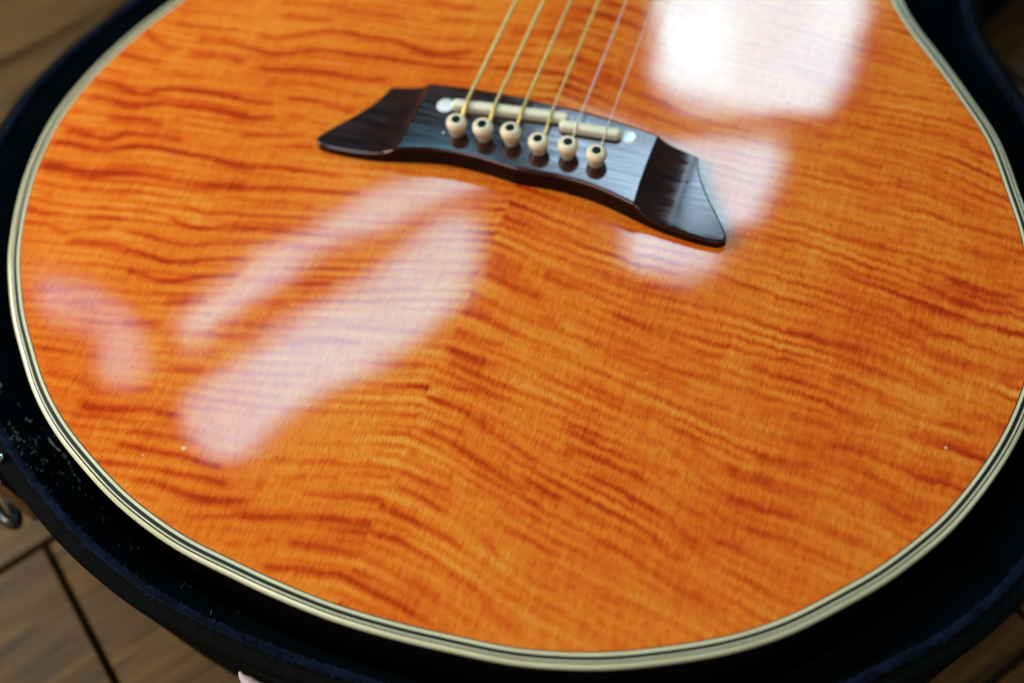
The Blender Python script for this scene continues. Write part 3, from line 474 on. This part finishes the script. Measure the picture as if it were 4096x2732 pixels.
# bands around the edge, from the top outwards
def zround(off):                      # the outer edge is rolled over
    r = 2.1; s0 = 3.15
    if off <= s0: return 0.0
    q = min((off-s0)/r, 1.0)
    return -r*(1-math.sqrt(max(1-q*q, 0)))
def band(name, o0, o1, mt, lift=0.0, n=3, label=None):
    offs = np.linspace(o0, o1, n)
    rings = [ring(G, GN, a, zround(a)+lift) for a in offs]
    o_ = strip(name, rings[::-1], mt, guitar)
    if label: o_['label'] = label
    return o_
band('purfling', -0.05, .34, M_BLACKP, .012, label='hair-thin black line round the amber wood')
band('binding_strip', .34, 1.28, M_CREAM, .010, label='inner cream band')
band('purfling', 1.28, 2.52, M_BLACKP, .008, label='broad black band')
band('binding_strip', 2.52, 2.98, M_CREAM, .006, 4, label='narrow cream band')
band('purfling', 2.98, 3.52, M_BLACKP, .004, 4, label='narrow black band')
prof = [(3.52+(4.75-3.52)*k/8) for k in range(9)]
rings = [ring(G, GN, a, zround(a)) for a in prof]+[ring(G, GN, 4.85, -1.6), ring(G, GN, 4.85, -2.1)]
o_ = strip('binding_strip', rings[::-1], M_CREAM, guitar); o_['label'] = 'rounded outer cream binding'
sd = strip('side', [ring(G, GN, 4.8, -2.1), ring(G, GN, 4.8, -50), ring(G, GN, 4.8, -88), ring(G, GN, 3.5, -92)][::-1], M_SIDE, guitar)
back = mesh_obj('back', np.concatenate([ring(G, GN, 3.5, -92), [[CX, CY, -94]]]), [(i, (i+1) % NT, NT) for i in range(NT)], M_SIDE, guitar)
hr = lambda r, z, n=96: np.stack([HOLE[0]+r*np.cos(np.linspace(0, 2*math.pi, n, endpoint=False)), HOLE[1]+r*np.sin(np.linspace(0, 2*math.pi, n, endpoint=False)), np.full(n, z)], 1)
strip('rosette', [hr(47.5, -3), hr(47.5, .1), hr(50, .15), hr(56, .15), hr(57, .02)], [M_CREAM, M_BLACKP], guitar, seg_m=[0, 0, 1, 0])

# small dings and a scratch in the lacquer
def ding(x, y, rx, ry, name='ding'):
    n = 18; a = np.linspace(0, 2*math.pi, n, endpoint=False)
    j = 1+.15*rng.standard_normal(n)
    r1 = np.stack([x+rx*j*np.cos(a), y+ry*j*np.sin(a), np.full(n, .02)], 1)
    r2 = np.stack([x+rx*.75*np.cos(a), y+ry*.75*np.sin(a), np.full(n, .22)], 1)
    r3 = np.stack([x+rx*.4*np.cos(a), y+ry*.4*np.sin(a), np.full(n, .05)], 1)
    V = np.concatenate([r1, r2, r3, [[x, y, .05]]]); F = []
    for r in range(2):
        for i in range(n): F.append((r*n+i, r*n+(i+1) % n, (r+1)*n+(i+1) % n, (r+1)*n+i))
    for i in range(n): F.append((2*n+i, 2*n+(i+1) % n, 3*n))
    return mesh_obj(name, V, F, M_DING, guitar)
M_DING = simple('chipped_lacquer', (.80, .42, .20), .35, .5, coat=1.0, var=.1, vscale=2)
ding(-68.5, -141.9, .85, .75); ding(-80.2, -148.2, .25, .6); ding(159.4, -69.0, .55, .5); ding(30.5, -96, .3, .3)
tube('scratch', [(-77.7, -125.3, .02), (-75.5, -130, .03), (-73.5, -135, .03), (-71.0, -140.8, .02)], .07, simple('scratch_line', (.85, .30, .07), .3, .5, coat=1, var=.1), guitar, 6)

# ---- bridge
hi = catmull([(0, 19.3), (16, 19.3), (29, 18.3), (43.5, 16.4)], False, 10)
hi = np.concatenate([hi, np.array([(52, 15.8), (58.2, 14.9)]), catmull([(59.4, 14.2), (60.4, 10.6), (63.0, 5.0), (67.4, -1.6), (72.6, -8.4), (75.6, -12.6), (77.0, -15.0)], False, 8), [(77.2, -16.0)]])
lo = catmull([(0, -12.2), (8, -11.6), (16, -11.1), (25, -11.4), (33, -12.5), (43, -14.9), (52, -17.0), (60, -18.1), (68, -18.6), (73, -18.5), (75.8, -17.8), (77.2, -16.0)], False, 8)
xs = np.unique(np.concatenate([np.linspace(0, 42, 40), np.linspace(42, 46.5, 26), np.linspace(46.5, 59, 20), np.linspace(59, 77.15, 44), [77.17]]))
xs = np.concatenate([-xs[:0:-1], xs])
HIY = np.interp(np.abs(xs), hi[:, 0], hi[:, 1]); LOY = np.interp(np.abs(xs), lo[:, 0], lo[:, 1])
def bridge_z(x, y):
    a = np.abs(x); b = 43.4+.0035*(y-2)**2*.6
    w = a-b
    s = np.clip(w/1.0, 0, 1); s = s*s*(3-2*s)
    wp = np.maximum(w, 0)
    wing = 4.0+5.0*np.exp(-wp/4.5)-.02*np.clip(wp-14, 0, 30)
    return wing
ny = 40
tv = np.linspace(0, 1, ny); V = []; nx = len(xs)
edge = .9
for i, x in enumerate(xs):
    wid = HIY[i]-LOY[i]
    for t_ in tv:
        q = LOY[i]+wid*(.5-.5*math.cos(math.pi*t_))
        z = float(bridge_z(x, q))
        de = min(q-LOY[i], HIY[i]-q, (77.2-abs(x))*1.0+.05)
        de = min(de, edge)
        z -= .8*(1-math.sqrt(max(0, 1-(1-de/edge)**2)))
        V.append((x, q, max(z, .3)))
F = []
for i in range(nx-1):
    for j in range(ny-1):
        F.append((i*ny+j, (i+1)*ny+j, (i+1)*ny+j+1, i*ny+j+1))
base = len(V)
loopi = [i*ny for i in range(nx)]+[(nx-1)*ny+j for j in range(1, ny)]+[i*ny+ny-1 for i in range(nx-2, -1, -1)]+[j for j in range(ny-2, 0, -1)]
for k in loopi: V.append((V[k][0], V[k][1], 0.0))
n = len(loopi)
for a in range(n):
    b = (a+1) % n
    F.append((loopi[a], base+a, base+b, loopi[b]))
nskirt = n
bridge = mesh_obj('bridge', V, F, [M_ROSE, M_EDGE], guitar, True, [0]*(len(F)-nskirt)+[1]*nskirt)
for pz in bridge.data.polygons:
    if pz.material_index == 1: pz.use_smooth = False
prop(bridge, 'dark rosewood bridge with scooped wings')
bridge.modifiers.new('edge', 'WEIGHTED_NORMAL') if False else None

def saddle(p0, p1, r, z0, z1, label):
    p0 = np.array(p0, float); p1 = np.array(p1, float)
    d = (p1-p0)/np.linalg.norm(p1-p0); nn = np.array([-d[1], d[0]])
    def stad(rr, z, n=12):
        P = []
        for c, s0 in ((p1, -math.pi/2), (p0, math.pi/2)):
            for k in range(n+1):
                a = s0+math.pi*k/n
                P.append(c+d*rr*math.cos(a)+nn*rr*math.sin(a))
        # long sides get extra points
        P = np.array(P); return np.concatenate([P, np.full((len(P), 1), z)], 1)
    rs = [stad(r, z0), stad(r, z1-r*.75)]
    for k in range(1, 7):
        a = k/6*math.pi/2
        rs.append(stad(max(r*math.cos(a), .05), z1-r*.75+r*.75*math.sin(a)))
    o_ = strip('saddle', rs, M_BONE, bridge); prop(o_, label)
saddle((-29.6, 8.4), (9.6, 13.4), 1.85, 8.8, 12.3, 'long ivory saddle under the four wound strings')
saddle((10.9, 10.0), (29.8, 11.5), 1.85, 8.8, 12.3, 'short ivory saddle under the two plain strings')

pins = [(-25.6, -2.4), (-15.3, -1.8), (-5.4, -0.9), (5.6, -1.8), (15.8, -0.9), (26.3, -1.3)]
prof = [(2.6, -1.9), (2.65, 0.0), (2.85, 1.0), (3.1, 2.2), (3.35, 3.2), (3.62, 4.1), (3.75, 4.9), (3.7, 5.6), (3.45, 6.2), (2.95, 6.7), (2.3, 6.98), (1.75, 7.03), (1.6, 7.03), (1.55, 6.95), (.8, 6.95), (.01, 6.95)]
smi = [0]*(len(prof)-4)+[1]*3
pin0 = None
for k, (x, y) in enumerate(pins):
    if pin0 is None:
        pin0 = lathe('bridge_pin', prof, [M_PIN, M_DOT], bridge, 36, (0, 0, 0), smi); q = pin0
        prop(q, 'ivory bridge pin with a black dot')
    else:
        q = pin0.copy(); col.objects.link(q); q.parent = bridge
    q.location = Vector((x, y, 9.0+(.0, .35, .15, -.4, -.1, -.5)[k]))*S
    q.rotation_euler = (random.uniform(-.05, .05), random.uniform(-.06, .06), random.uniform(0, 6))
# pearl dots
M_PEARL, nt, p = mat('pearl_inlay')
f = noise(nt, coords_mm(nt), .6, 3)
nt.links.new(ramp(nt, f, [(.3, (.74, .80, .80)), (.7, (.86, .88, .86))]), p.inputs['Base Color'])
p.inputs['Roughness'].default_value = .18; lacquer(p, .1)
for (x, y, r) in ((-34.2, 7.9, 3.2), (34.2, 12.6, 3.0)):
    lathe('pearl_dot', [(r, 8.95), (r*.96, 9.12), (r*.6, 9.2), (.01, 9.22)], M_PEARL, bridge, 32, (x, y, 0))
# small steel stub standing in for a chip of shine beside the first pin
shine_o = lathe('shine_chip', [(.5, 9.0), (.45, 9.5), (.01, 9.6)], M_STEEL, bridge, 12, (-30.2, -4.3, 0))

# ---- strings
sad = [(-25.6, 9.0), (-15.3, 10.3), (-5.1, 11.6), (5.3, 12.9), (15.7, 10.4), (26.3, 11.2)]
rad = [.74, .64, .53, .43, .24, .18]
for k in range(6):
    sx, sy = sad[k]; px, py = pins[k]
    far = (sx*36/52.5, 652)
    pts = [(px+(sx-px)*.2, py+2.6, 8.9), (px+(sx-px)*.35, py+3.6, 9.8), (sx, sy-1.2, 12.0+rad[k]), (sx, sy, 12.35+rad[k]), (sx, sy+1.2, 12.4+rad[k])]
    for j in range(1, 9):
        t_ = j/8
        pts.append((sx+(far[0]-sx)*t_, sy+(far[1]-sy)*t_, 12.4+rad[k]-3.0*t_))
    o_ = tube('string', pts, rad[k], M_BRONZE if k < 4 else M_STEEL, guitar, 10)
    prop(o_, ['thickest bronze wound string', 'second bronze wound string', 'third bronze wound string', 'fourth bronze wound string', 'plain steel string', 'thinnest plain steel string'][k])

# ---- neck beyond the body
def box(name, x0, x1, y0, y1, z0, z1, mt, parent, x2=None, x3=None):
    x2 = x0 if x2 is None else x2; x3 = x1 if x3 is None else x3
    V = [(x0, y0, z0), (x1, y0, z0), (x3, y1, z0), (x2, y1, z0), (x0, y0, z1), (x1, y0, z1), (x3, y1, z1), (x2, y1, z1)]
    F = [(0, 3, 2, 1), (4, 5, 6, 7), (0, 1, 5, 4), (1, 2, 6, 5), (2, 3, 7, 6), (3, 0, 4, 7)]
    return mesh_obj(name, V, F, mt, parent, False)
box('fingerboard', -28, 28, 226, 652, .3, 6.5, M_BOARD, guitar, -21.5, 21.5)
box('neck', -27, 27, 334.5, 652, -13, .2, M_NECK, guitar, -21, 21)
box('headstock', -22, 22, 652.2, 830, -14, 2, M_NECK, guitar, -36, 36)

# ------------------------------------------------------------------ CASE
ridge_pts = [(14, -188.8), (48, -187.5), (82, -181), (112, -168.5), (140, -151), (165, -128), (174, -118.5), (181, -109), (187, -99), (192, -88), (197, -70), (200, -45),
             (200, -20), (197, 5), (190, 35), (180, 60), (169, 81), (161, 92), (153, 103.5), (145, 115.5), (139.5, 128), (137, 140), (138, 156), (141, 172),
             (148, 197), (152, 230), (148, 270), (126, 312), (80, 338), (30, 346), (-30, 346), (-80, 338), (-126, 312), (-148, 270), (-152, 230), (-147, 200),
             (-141, 172), (-139, 152), (-143, 133), (-152, 113), (-166, 92), (-182, 67), (-194, 44), (-203, 22), (-209, 3), (-212, -15), (-212, -33), (-208, -66),
             (-194, -100), (-172, -127), (-146, -148), (-131, -158), (-116, -166), (-100, -173.5), (-85, -179), (-65, -184.5), (-41, -188), (-14, -189.3)]
RC = polar_resample(ridge_pts); RN = normals(RC)
case = empty('guitar_case', (0, 0, 0))
prop(case, 'open guitar case with black shell and dark navy plush lining around the guitar', 'guitar case')
T = np.arange(NT)
wob = .6*np.sin(T*2*math.pi/NT*9)+.5*np.sin(T*2*math.pi/NT*23+1)
def lerp_ring(t_, z):
    A = G+GN*8.2; P = RC*(1-t_)+A*t_
    zz = np.full(NT, float(z))+wob*.5+(vnoise(P[:, 0]/9+40, P[:, 1]/9+40, 21)-.5)*1.6
    return np.concatenate([P, zz[:, None]], 1)
lin_r = [lerp_ring(0, -17.5), lerp_ring(.12, -17.5), lerp_ring(.3, -20.5), lerp_ring(.5, -24), lerp_ring(.72, -28), lerp_ring(.9, -33), lerp_ring(1.0, -42)]
zb = np.full(NT, -95.0)
lin_r.append(np.concatenate([G+GN*8.4, zb[:, None]], 1))
strip('lining', lin_r, M_PLUSH, case)['label'] = 'dark navy plush padding sloping down to the guitar'
mesh_obj('lining_floor', np.concatenate([np.concatenate([G+GN*8.4, zb[:, None]], 1), [[CX, CY, -95]]]), [(i, (i+1) % NT, NT) for i in range(NT)], M_PLUSH, case)
# piping ridge
P = np.concatenate([RC, (np.full(NT, -16.2)+.5*wob)[:, None]], 1)
tube('piping', P, 1.25, M_PIPE, case, 10, True, noise=.10)['label'] = 'fuzzy lighter blue ridge along the rim of the lining'
# shell
def sring(off, z):
    Pn = RC+RN*off
    return np.concatenate([Pn, (np.full(NT, float(z))+(vnoise(T/3.0, T*0+3.3, 31)-.5)*.5)[:, None]], 1)
strip('shell', [sring(1.0, -18), sring(4.5, -17.6), sring(6.2, -18.3), sring(6.9, -20.5), sring(6.7, -24), sring(6.0, -28), sring(6.2, -50), sring(5.6, -86), sring(3.0, -97), sring(-6, -97.5)], M_VINYL, case)
mesh_obj('shell_base', np.concatenate([sring(-6, -97.5), [[CX, CY, -97.5]]]), [(i, (i+1) % NT, NT) for i in range(NT)], M_VINYL, case)

# rounded black block filling the dark area beside the waist
def rblock(name, contour, z0, z1, mt, parent, rr=1.5):
    C = np.array(contour, float); c = C.mean(0)
    def sh(s, z):
        D = C-c; L = np.linalg.norm(D, axis=1)[:, None]
        return np.concatenate([c+D*(L-s)/L, np.full((len(C), 1), z)], 1)
    rs = [sh(0, z0), sh(0, z1-rr), sh(rr*.3, z1-rr*.3), sh(rr, z1), np.repeat([[c[0], c[1], z1]], len(C), 0)]
    return strip(name, rs, mt, parent)
hm = catmull([(139, 160), (147, 172), (152, 190), (156.5, 205), (169, 231), (176, 250), (160, 266), (146, 232)], True, 6)
rblock('waist_block', hm, -97, -44, M_VINYL, case)['label'] = 'black block bulging from the outside of the waist'
# pile fibres standing on the ridge
nf = 16000
idx = rng.integers(0, NT, nf)
# keep to the part of the rim the photograph shows
keep = RC[idx, 1] < 175
idx = idx[keep]; nf = len(idx)
fr = rng.random(nf)[:, None]
base = RC[idx]*(1-fr)+RC[(idx+1) % NT]*fr
nn = RN[idx]; ph = rng.normal(.0, .75, nf)
bx = base+nn*(np.sin(ph)*1.2)[:, None]; bz = -16.2+np.cos(ph)*1.2
ln = rng.uniform(.5, 1.5, nf)
dirx = nn*np.sin(ph)[:, None]+rng.normal(0, .35, (nf, 2)); dz = np.cos(ph)+rng.normal(0, .25, nf)
tip = np.concatenate([bx+dirx*ln[:, None], (bz+dz*ln)[:, None]], 1)
sdv = rng.normal(0, 1, (nf, 3)); sdv /= np.linalg.norm(sdv, axis=1)[:, None]
b0 = np.concatenate([bx, bz[:, None]], 1)
V = np.stack([b0-sdv*.09, b0+sdv*.09, tip], 1).reshape(-1, 3)
o_ = mesh_obj('pile', V, np.arange(nf*3).reshape(-1, 3), M_FUZZ, case, False); prop(o_, kind='stuff')
# lint and stray hairs caught on the plush, mostly at the lower left
def lining_z(t_): return np.interp(t_, [0, .12, .3, .5, .72, .9, 1], [-17.5, -17.5, -20.5, -24, -28, -33, -42])
V = []; F = []
def hair(p, d, L, w, bend):
    n = 4; b = len(V); dd = np.array([d[0], d[1], 0.0]); s = np.array([-dd[1], dd[0], 0])
    for k in range(n+1):
        t_ = k/n-.5
        c = p+dd*L*t_+s*bend*L*(t_*t_-.25)
        V.append(c-s*w); V.append(c+s*w)
    for k in range(n): F.append((b+2*k, b+2*k+1, b+2*k+3, b+2*k+2))
def rim_point(x, y):
    a = math.atan2(y-CY, x-CX); return int(round((a+math.pi)/(2*math.pi)*NT)) % NT
clusters = [(-139, -147, 7, 45), (-134, -153, 6, 60), (-124, -159, 5, 40), (-121, -153, 7, 40), (-128, -148, 8, 40), (-113, -163, 6, 18), (-100, -165, 8, 16), (-82, -172, 6, 10), (-62, -176, 6, 8), (20, -186, 6, 8), (-150, -138, 6, 12), (-45, -181, 8, 6)]
for cx_, cy_, sp, cnt in clusters:
    for _ in range(int(cnt*.4)):
        x = cx_+random.gauss(0, sp*.6); y = cy_+random.gauss(0, sp*.6)
        i = rim_point(x, y); A = RC[i]; B = G[i]+GN[i]*8.2
        t_ = max(.03, min(.85, ((np.array([x, y])-A)@(B-A))/((B-A)@(B-A))))
        q = A*(1-t_)+B*t_
        z = float(lining_z(t_))+1.4
        L = random.choice([.5, .7, .9, 1.3, 1.8]); a = random.gauss(1.9, .5) if random.random() < .7 else random.uniform(0, 6.28)
        hair(np.array([q[0], q[1], z]), (math.cos(a), math.sin(a)), L, random.choice([.014, .02, .03, .04]), random.choice([-1, 1])*random.uniform(.2, 1.6))
hair(np.array([-124.0, -148.5, -21.0]), (math.cos(-.45), math.sin(-.45)), 7.5, .06, .15)
o_ = mesh_obj('lint', np.array(V), F, M_LINT, case, False); prop(o_, 'pale lint and stray hairs on the plush', kind='stuff')

# latch at the lower left: plate, chrome rivet, black bail
latch = mesh_obj('latch', *(lambda C: (C[0], C[1]))(([(-148, -158, -60), (-138, -166, -60), (-138, -166, -26), (-148, -158, -26), (-150, -160.5, -60), (-140, -168.5, -60), (-140, -168.5, -26), (-150, -160.5, -26)],
        [(0, 1, 2, 3), (4, 7, 6, 5), (0, 4, 5, 1), (1, 5, 6, 2), (2, 6, 7, 3), (3, 7, 4, 0)])), M_CHROME, case, False)
prop(latch, 'latch with chrome rivet and black wire loop')
cR = np.array(R_RIGHT); cU = -np.array(R_DOWN)
def arc(c, a, b, n=28, lean=.5):
    out = []
    e1 = np.array([.83, -.25, .1]); e2 = np.array([-.45, .62, .62])
    e1 = e1/np.linalg.norm(e1); e2 = e2/np.linalg.norm(e2)
    for k in range(n):
        t_ = 2*math.pi*k/n
        out.append(np.array(c)+e1*a*math.cos(t_)+e2*b*math.sin(t_))
    return out
tube('bail', arc((-158.2, -164.6, -60), 10.2, 9.6), 2.1, M_BLKMET, latch, 12, True)
lathe('rivet', [(1.7, 0), (1.6, .9), (1.1, 1.5), (.01, 1.8)], M_CHROME, latch, 20, (-137.0, -159.6, -17.2))

# ------------------------------------------------------------------ floor of wood-look planks
FZ = -98.0
floor = empty('floor', (0, 0, FZ)); prop(floor, kind='structure')
a = math.radians(54.5)
ue = np.array([math.cos(a), math.sin(a)]); ne = np.array([-math.sin(a), math.cos(a)])
q = [(-1600, -1600), (1600, -1600), (1600, 1600), (-1600, 1600)]
sub = mesh_obj('subfloor', [(x, y, -3.5) for x, y in q], [(0, 1, 2, 3)], M_GROUT, floor, False)
def plank_mat(name, c0, c1):
    m_, nt, p = mat(name)
    oi = N(nt, 'ShaderNodeObjectInfo')
    tc = N(nt, 'ShaderNodeTexCoord'); mp = N(nt, 'ShaderNodeMapping'); mp.inputs['Scale'].default_value = (12, 130, 60)
    nt.links.new(tc.outputs['Object'], mp.inputs['Vector'])
    cmb2 = N(nt, 'ShaderNodeCombineXYZ'); nt.links.new(math_(nt, 'MULTIPLY', oi.outputs['Random'], 37.0), cmb2.inputs[0]); nt.links.new(math_(nt, 'MULTIPLY', oi.outputs['Random'], 91.0), cmb2.inputs[1])
    va = N(nt, 'ShaderNodeVectorMath', operation='ADD'); nt.links.new(mp.outputs['Vector'], va.inputs[0]); nt.links.new(cmb2.outputs[0], va.inputs[1])
    f = noise(nt, va.outputs[0], 1.0, 4, .6, .6)
    nt.links.new(ramp(nt, f, [(.3, c0), (.7, c1)]), p.inputs['Base Color'])
    p.inputs['Roughness'].default_value = .55; p.inputs['Specular IOR Level'].default_value = .25
    return m_
M_PLANK = plank_mat('wood_look_plank', (.030, .013, .0022), (.150, .072, .0125))
def plank_mesh(L, W):
    b = .8; z0, z1 = -3.0, 0.0
    def r(s, z): return [(-L/2+s, -W/2+s, z), (L/2-s, -W/2+s, z), (L/2-s, W/2-s, z), (-L/2+s, W/2-s, z)]
    V = r(0, z0)+r(0, z1-b)+r(b, z1); F = [(8, 9, 10, 11)]
    for k in (0, 4):
        for i in range(4): F.append((k+i, k+(i+1) % 4, k+4+(i+1) % 4, k+4+i))
    return V, F
LP, WP, GAP = 477.0, 128.5, 2.2
V, F = plank_mesh(LP-GAP, WP-GAP)
pl0 = None
for r_ in range(-7, 8):
    nc = -36.2+128.5*r_                     # row centre across the planks
    off = {0: 11.5, 1: 100, 2: -160, 3: -150, -1: 300, -2: 130}.get(r_, (r_*171) % 477)
    for k in range(-3, 4):
        uc = off+k*LP
        c = ue*uc+ne*nc
        if abs(c[0]) > 1100 or abs(c[1]) > 1100: continue
        if pl0 is None:
            pl0 = mesh_obj('plank', V, F, M_PLANK, floor, False); o_ = pl0
        else:
            o_ = pl0.copy(); col.objects.link(o_); o_.parent = floor
        o_.location = Vector((c[0], c[1], random.uniform(-.15, .15)))*S
        o_.rotation_euler = (0, 0, a)

# white cord on the floor beside the case
cpts = catmull([(-35.0, -195.6, -41.5), (-33.0, -197.0, -42), (-29.5, -197.9, -42.8), (-23, -198.6, -43.4), (-10, -199.2, -45), (20, -198.6, -52), (55, -197.0, -64), (84, -196.5, -84), (100, -203, FZ+2.2), (125, -222, FZ+2.2)], False, 6)
cd = tube('white_cord', cpts, 2.0, M_PAPER, None, 12, rads=[min(2.1, .35+.17*k) for k in range(len(cpts))])
prop(cd, 'thin white cord whose tapered tip hugs the outside of the case at its bottom edge', 'cord')

# ------------------------------------------------------------------ windows of the room and added streak panes, mirrored in the lacquer
def pane_mat(name, colr, strength):
    m_ = bpy.data.materials.new(name); m_.use_nodes = True; nt = m_.node_tree
    nt.nodes.clear()
    out = N(nt, 'ShaderNodeOutputMaterial'); em = N(nt, 'ShaderNodeEmission')
    f = noise(nt, coords_mm(nt), .006, 2, .5)
    em.inputs['Color'].default_value = (*colr, 1)
    nt.links.new(math_(nt, 'MULTIPLY', ramp(nt, f, [(.35, (.72,)*3), (.62, (1.0,)*3)]), strength), em.inputs['Strength'])
    nt.links.new(em.outputs[0], out.inputs['Surface'])
    return m_
M_W1 = pane_mat('daylight_pane', (.52, .95, 1.12), 19.5)
M_W2 = pane_mat('streak_glow', (.22, .80, 1.06), 12.0)  # glow of the added streak panes
M_W4 = pane_mat('pale_daylight', (.42, .86, 1.06), 15.0)
M_W3 = pane_mat('dim_streak_glow', (.22, .75, 1.03), 6.8)  # weaker glow of the added pane at far left
def pane(parent, quad, mt, round_=.16):
    Q = np.array(quad, float); c = Q.mean(0); n_ = len(Q); P = []
    for i in range(n_):
        p0, p1, p2 = Q[i-1], Q[i], Q[(i+1) % n_]
        for t_ in (0, .25, .5, .75, 1.0):
            A = p1+(p0-p1)*round_*1.2; B = p1+(p2-p1)*round_*1.2
            P.append((A*(1-t_)+p1*t_)*(1-t_)+(p1*(1-t_)+B*t_)*t_)
    # a pane has thickness; the bright face looks at the room
    P = np.array(P); nv = np.cross(P[5]-P[0], P[10]-P[0]); nv /= np.linalg.norm(nv)
    if nv@(np.array([0, 0, 0])-c) < 0: P = P[::-1]; nv = -nv
    K = len(P); V = np.concatenate([P, P-nv*6])
    F = [tuple(range(K)), tuple(range(2*K-1, K-1, -1))]+[(i, i+K, (i+1) % K+K, (i+1) % K) for i in range(K)]
    return mesh_obj('pane', V, F, mt, parent, False)
win = empty('window', (-60, 1200, 1350)); prop(win, 'tall daylight window whose panes are mirrored at the right of the guitar top', 'window')
streak_root = empty('streak_panes', (-800, 650, 1500)); prop(streak_root, 'added glowing panes shaped to mirror as two streaks at the left of the guitar top', 'streak_panes')  # unseen emitters, outlines shaped to give the streak reflections
def rel(Q, o): return [tuple(np.array(p)-np.array(o)) for p in Q]
WO = (-60, 1200, 1350); SO = (-800, 650, 1500)
pane(win, rel([(-275, 1377, 1215), (97, 1449, 1189), (102, 1324, 1306), (71, 1252, 1369), (-75, 1214, 1389), (-213, 1214, 1374), (-258, 1244, 1340)], WO), M_W1, 0.16)
pane(win, rel([(-426, 1071, 1389), (-396, 1103, 1372), (-304, 1112, 1380), (-213, 1111, 1396), (-138, 1133, 1392), (11, 1168, 1391), (22, 1123, 1425), (13, 1050, 1477), (-50, 994, 1507), (-48, 960, 1532), (-105, 923, 1549), (-210, 922, 1532), (-244, 990, 1478), (-323, 1004, 1455), (-423, 1017, 1429)], WO), M_W4, 0.13)
pane(streak_root, rel([(-575, 969, 1413), (-512, 988, 1432), (-496, 965, 1452), (-585, 886, 1454), (-665, 810, 1459), (-755, 739, 1456), (-837, 644, 1471), (-883, 564, 1494), (-935, 486, 1513), (-966, 498, 1492), (-927, 578, 1465), (-848, 684, 1443), (-767, 783, 1426), (-682, 871, 1417), (-645, 919, 1408)], SO), M_W2, 0.2)
pane(streak_root, rel([(-573, 852, 1468), (-517, 894, 1473), (-486, 835, 1512), (-498, 749, 1545), (-556, 659, 1560), (-647, 544, 1572), (-743, 428, 1582), (-781, 353, 1599), (-817, 327, 1594), (-869, 339, 1567), (-901, 378, 1536), (-859, 463, 1517), (-801, 549, 1504), (-719, 636, 1501), (-645, 729, 1491)], SO), M_W2, 0.14)
pane(streak_root, rel([(-1183, 442, 1350), (-1173, 478, 1343), (-1135, 489, 1364), (-1079, 491, 1401), (-1030, 473, 1441), (-986, 435, 1486), (-992, 394, 1498), (-1029, 363, 1484), (-1057, 383, 1458), (-1063, 426, 1437), (-1104, 434, 1407), (-1146, 413, 1386)], SO), M_W3, 0.2)
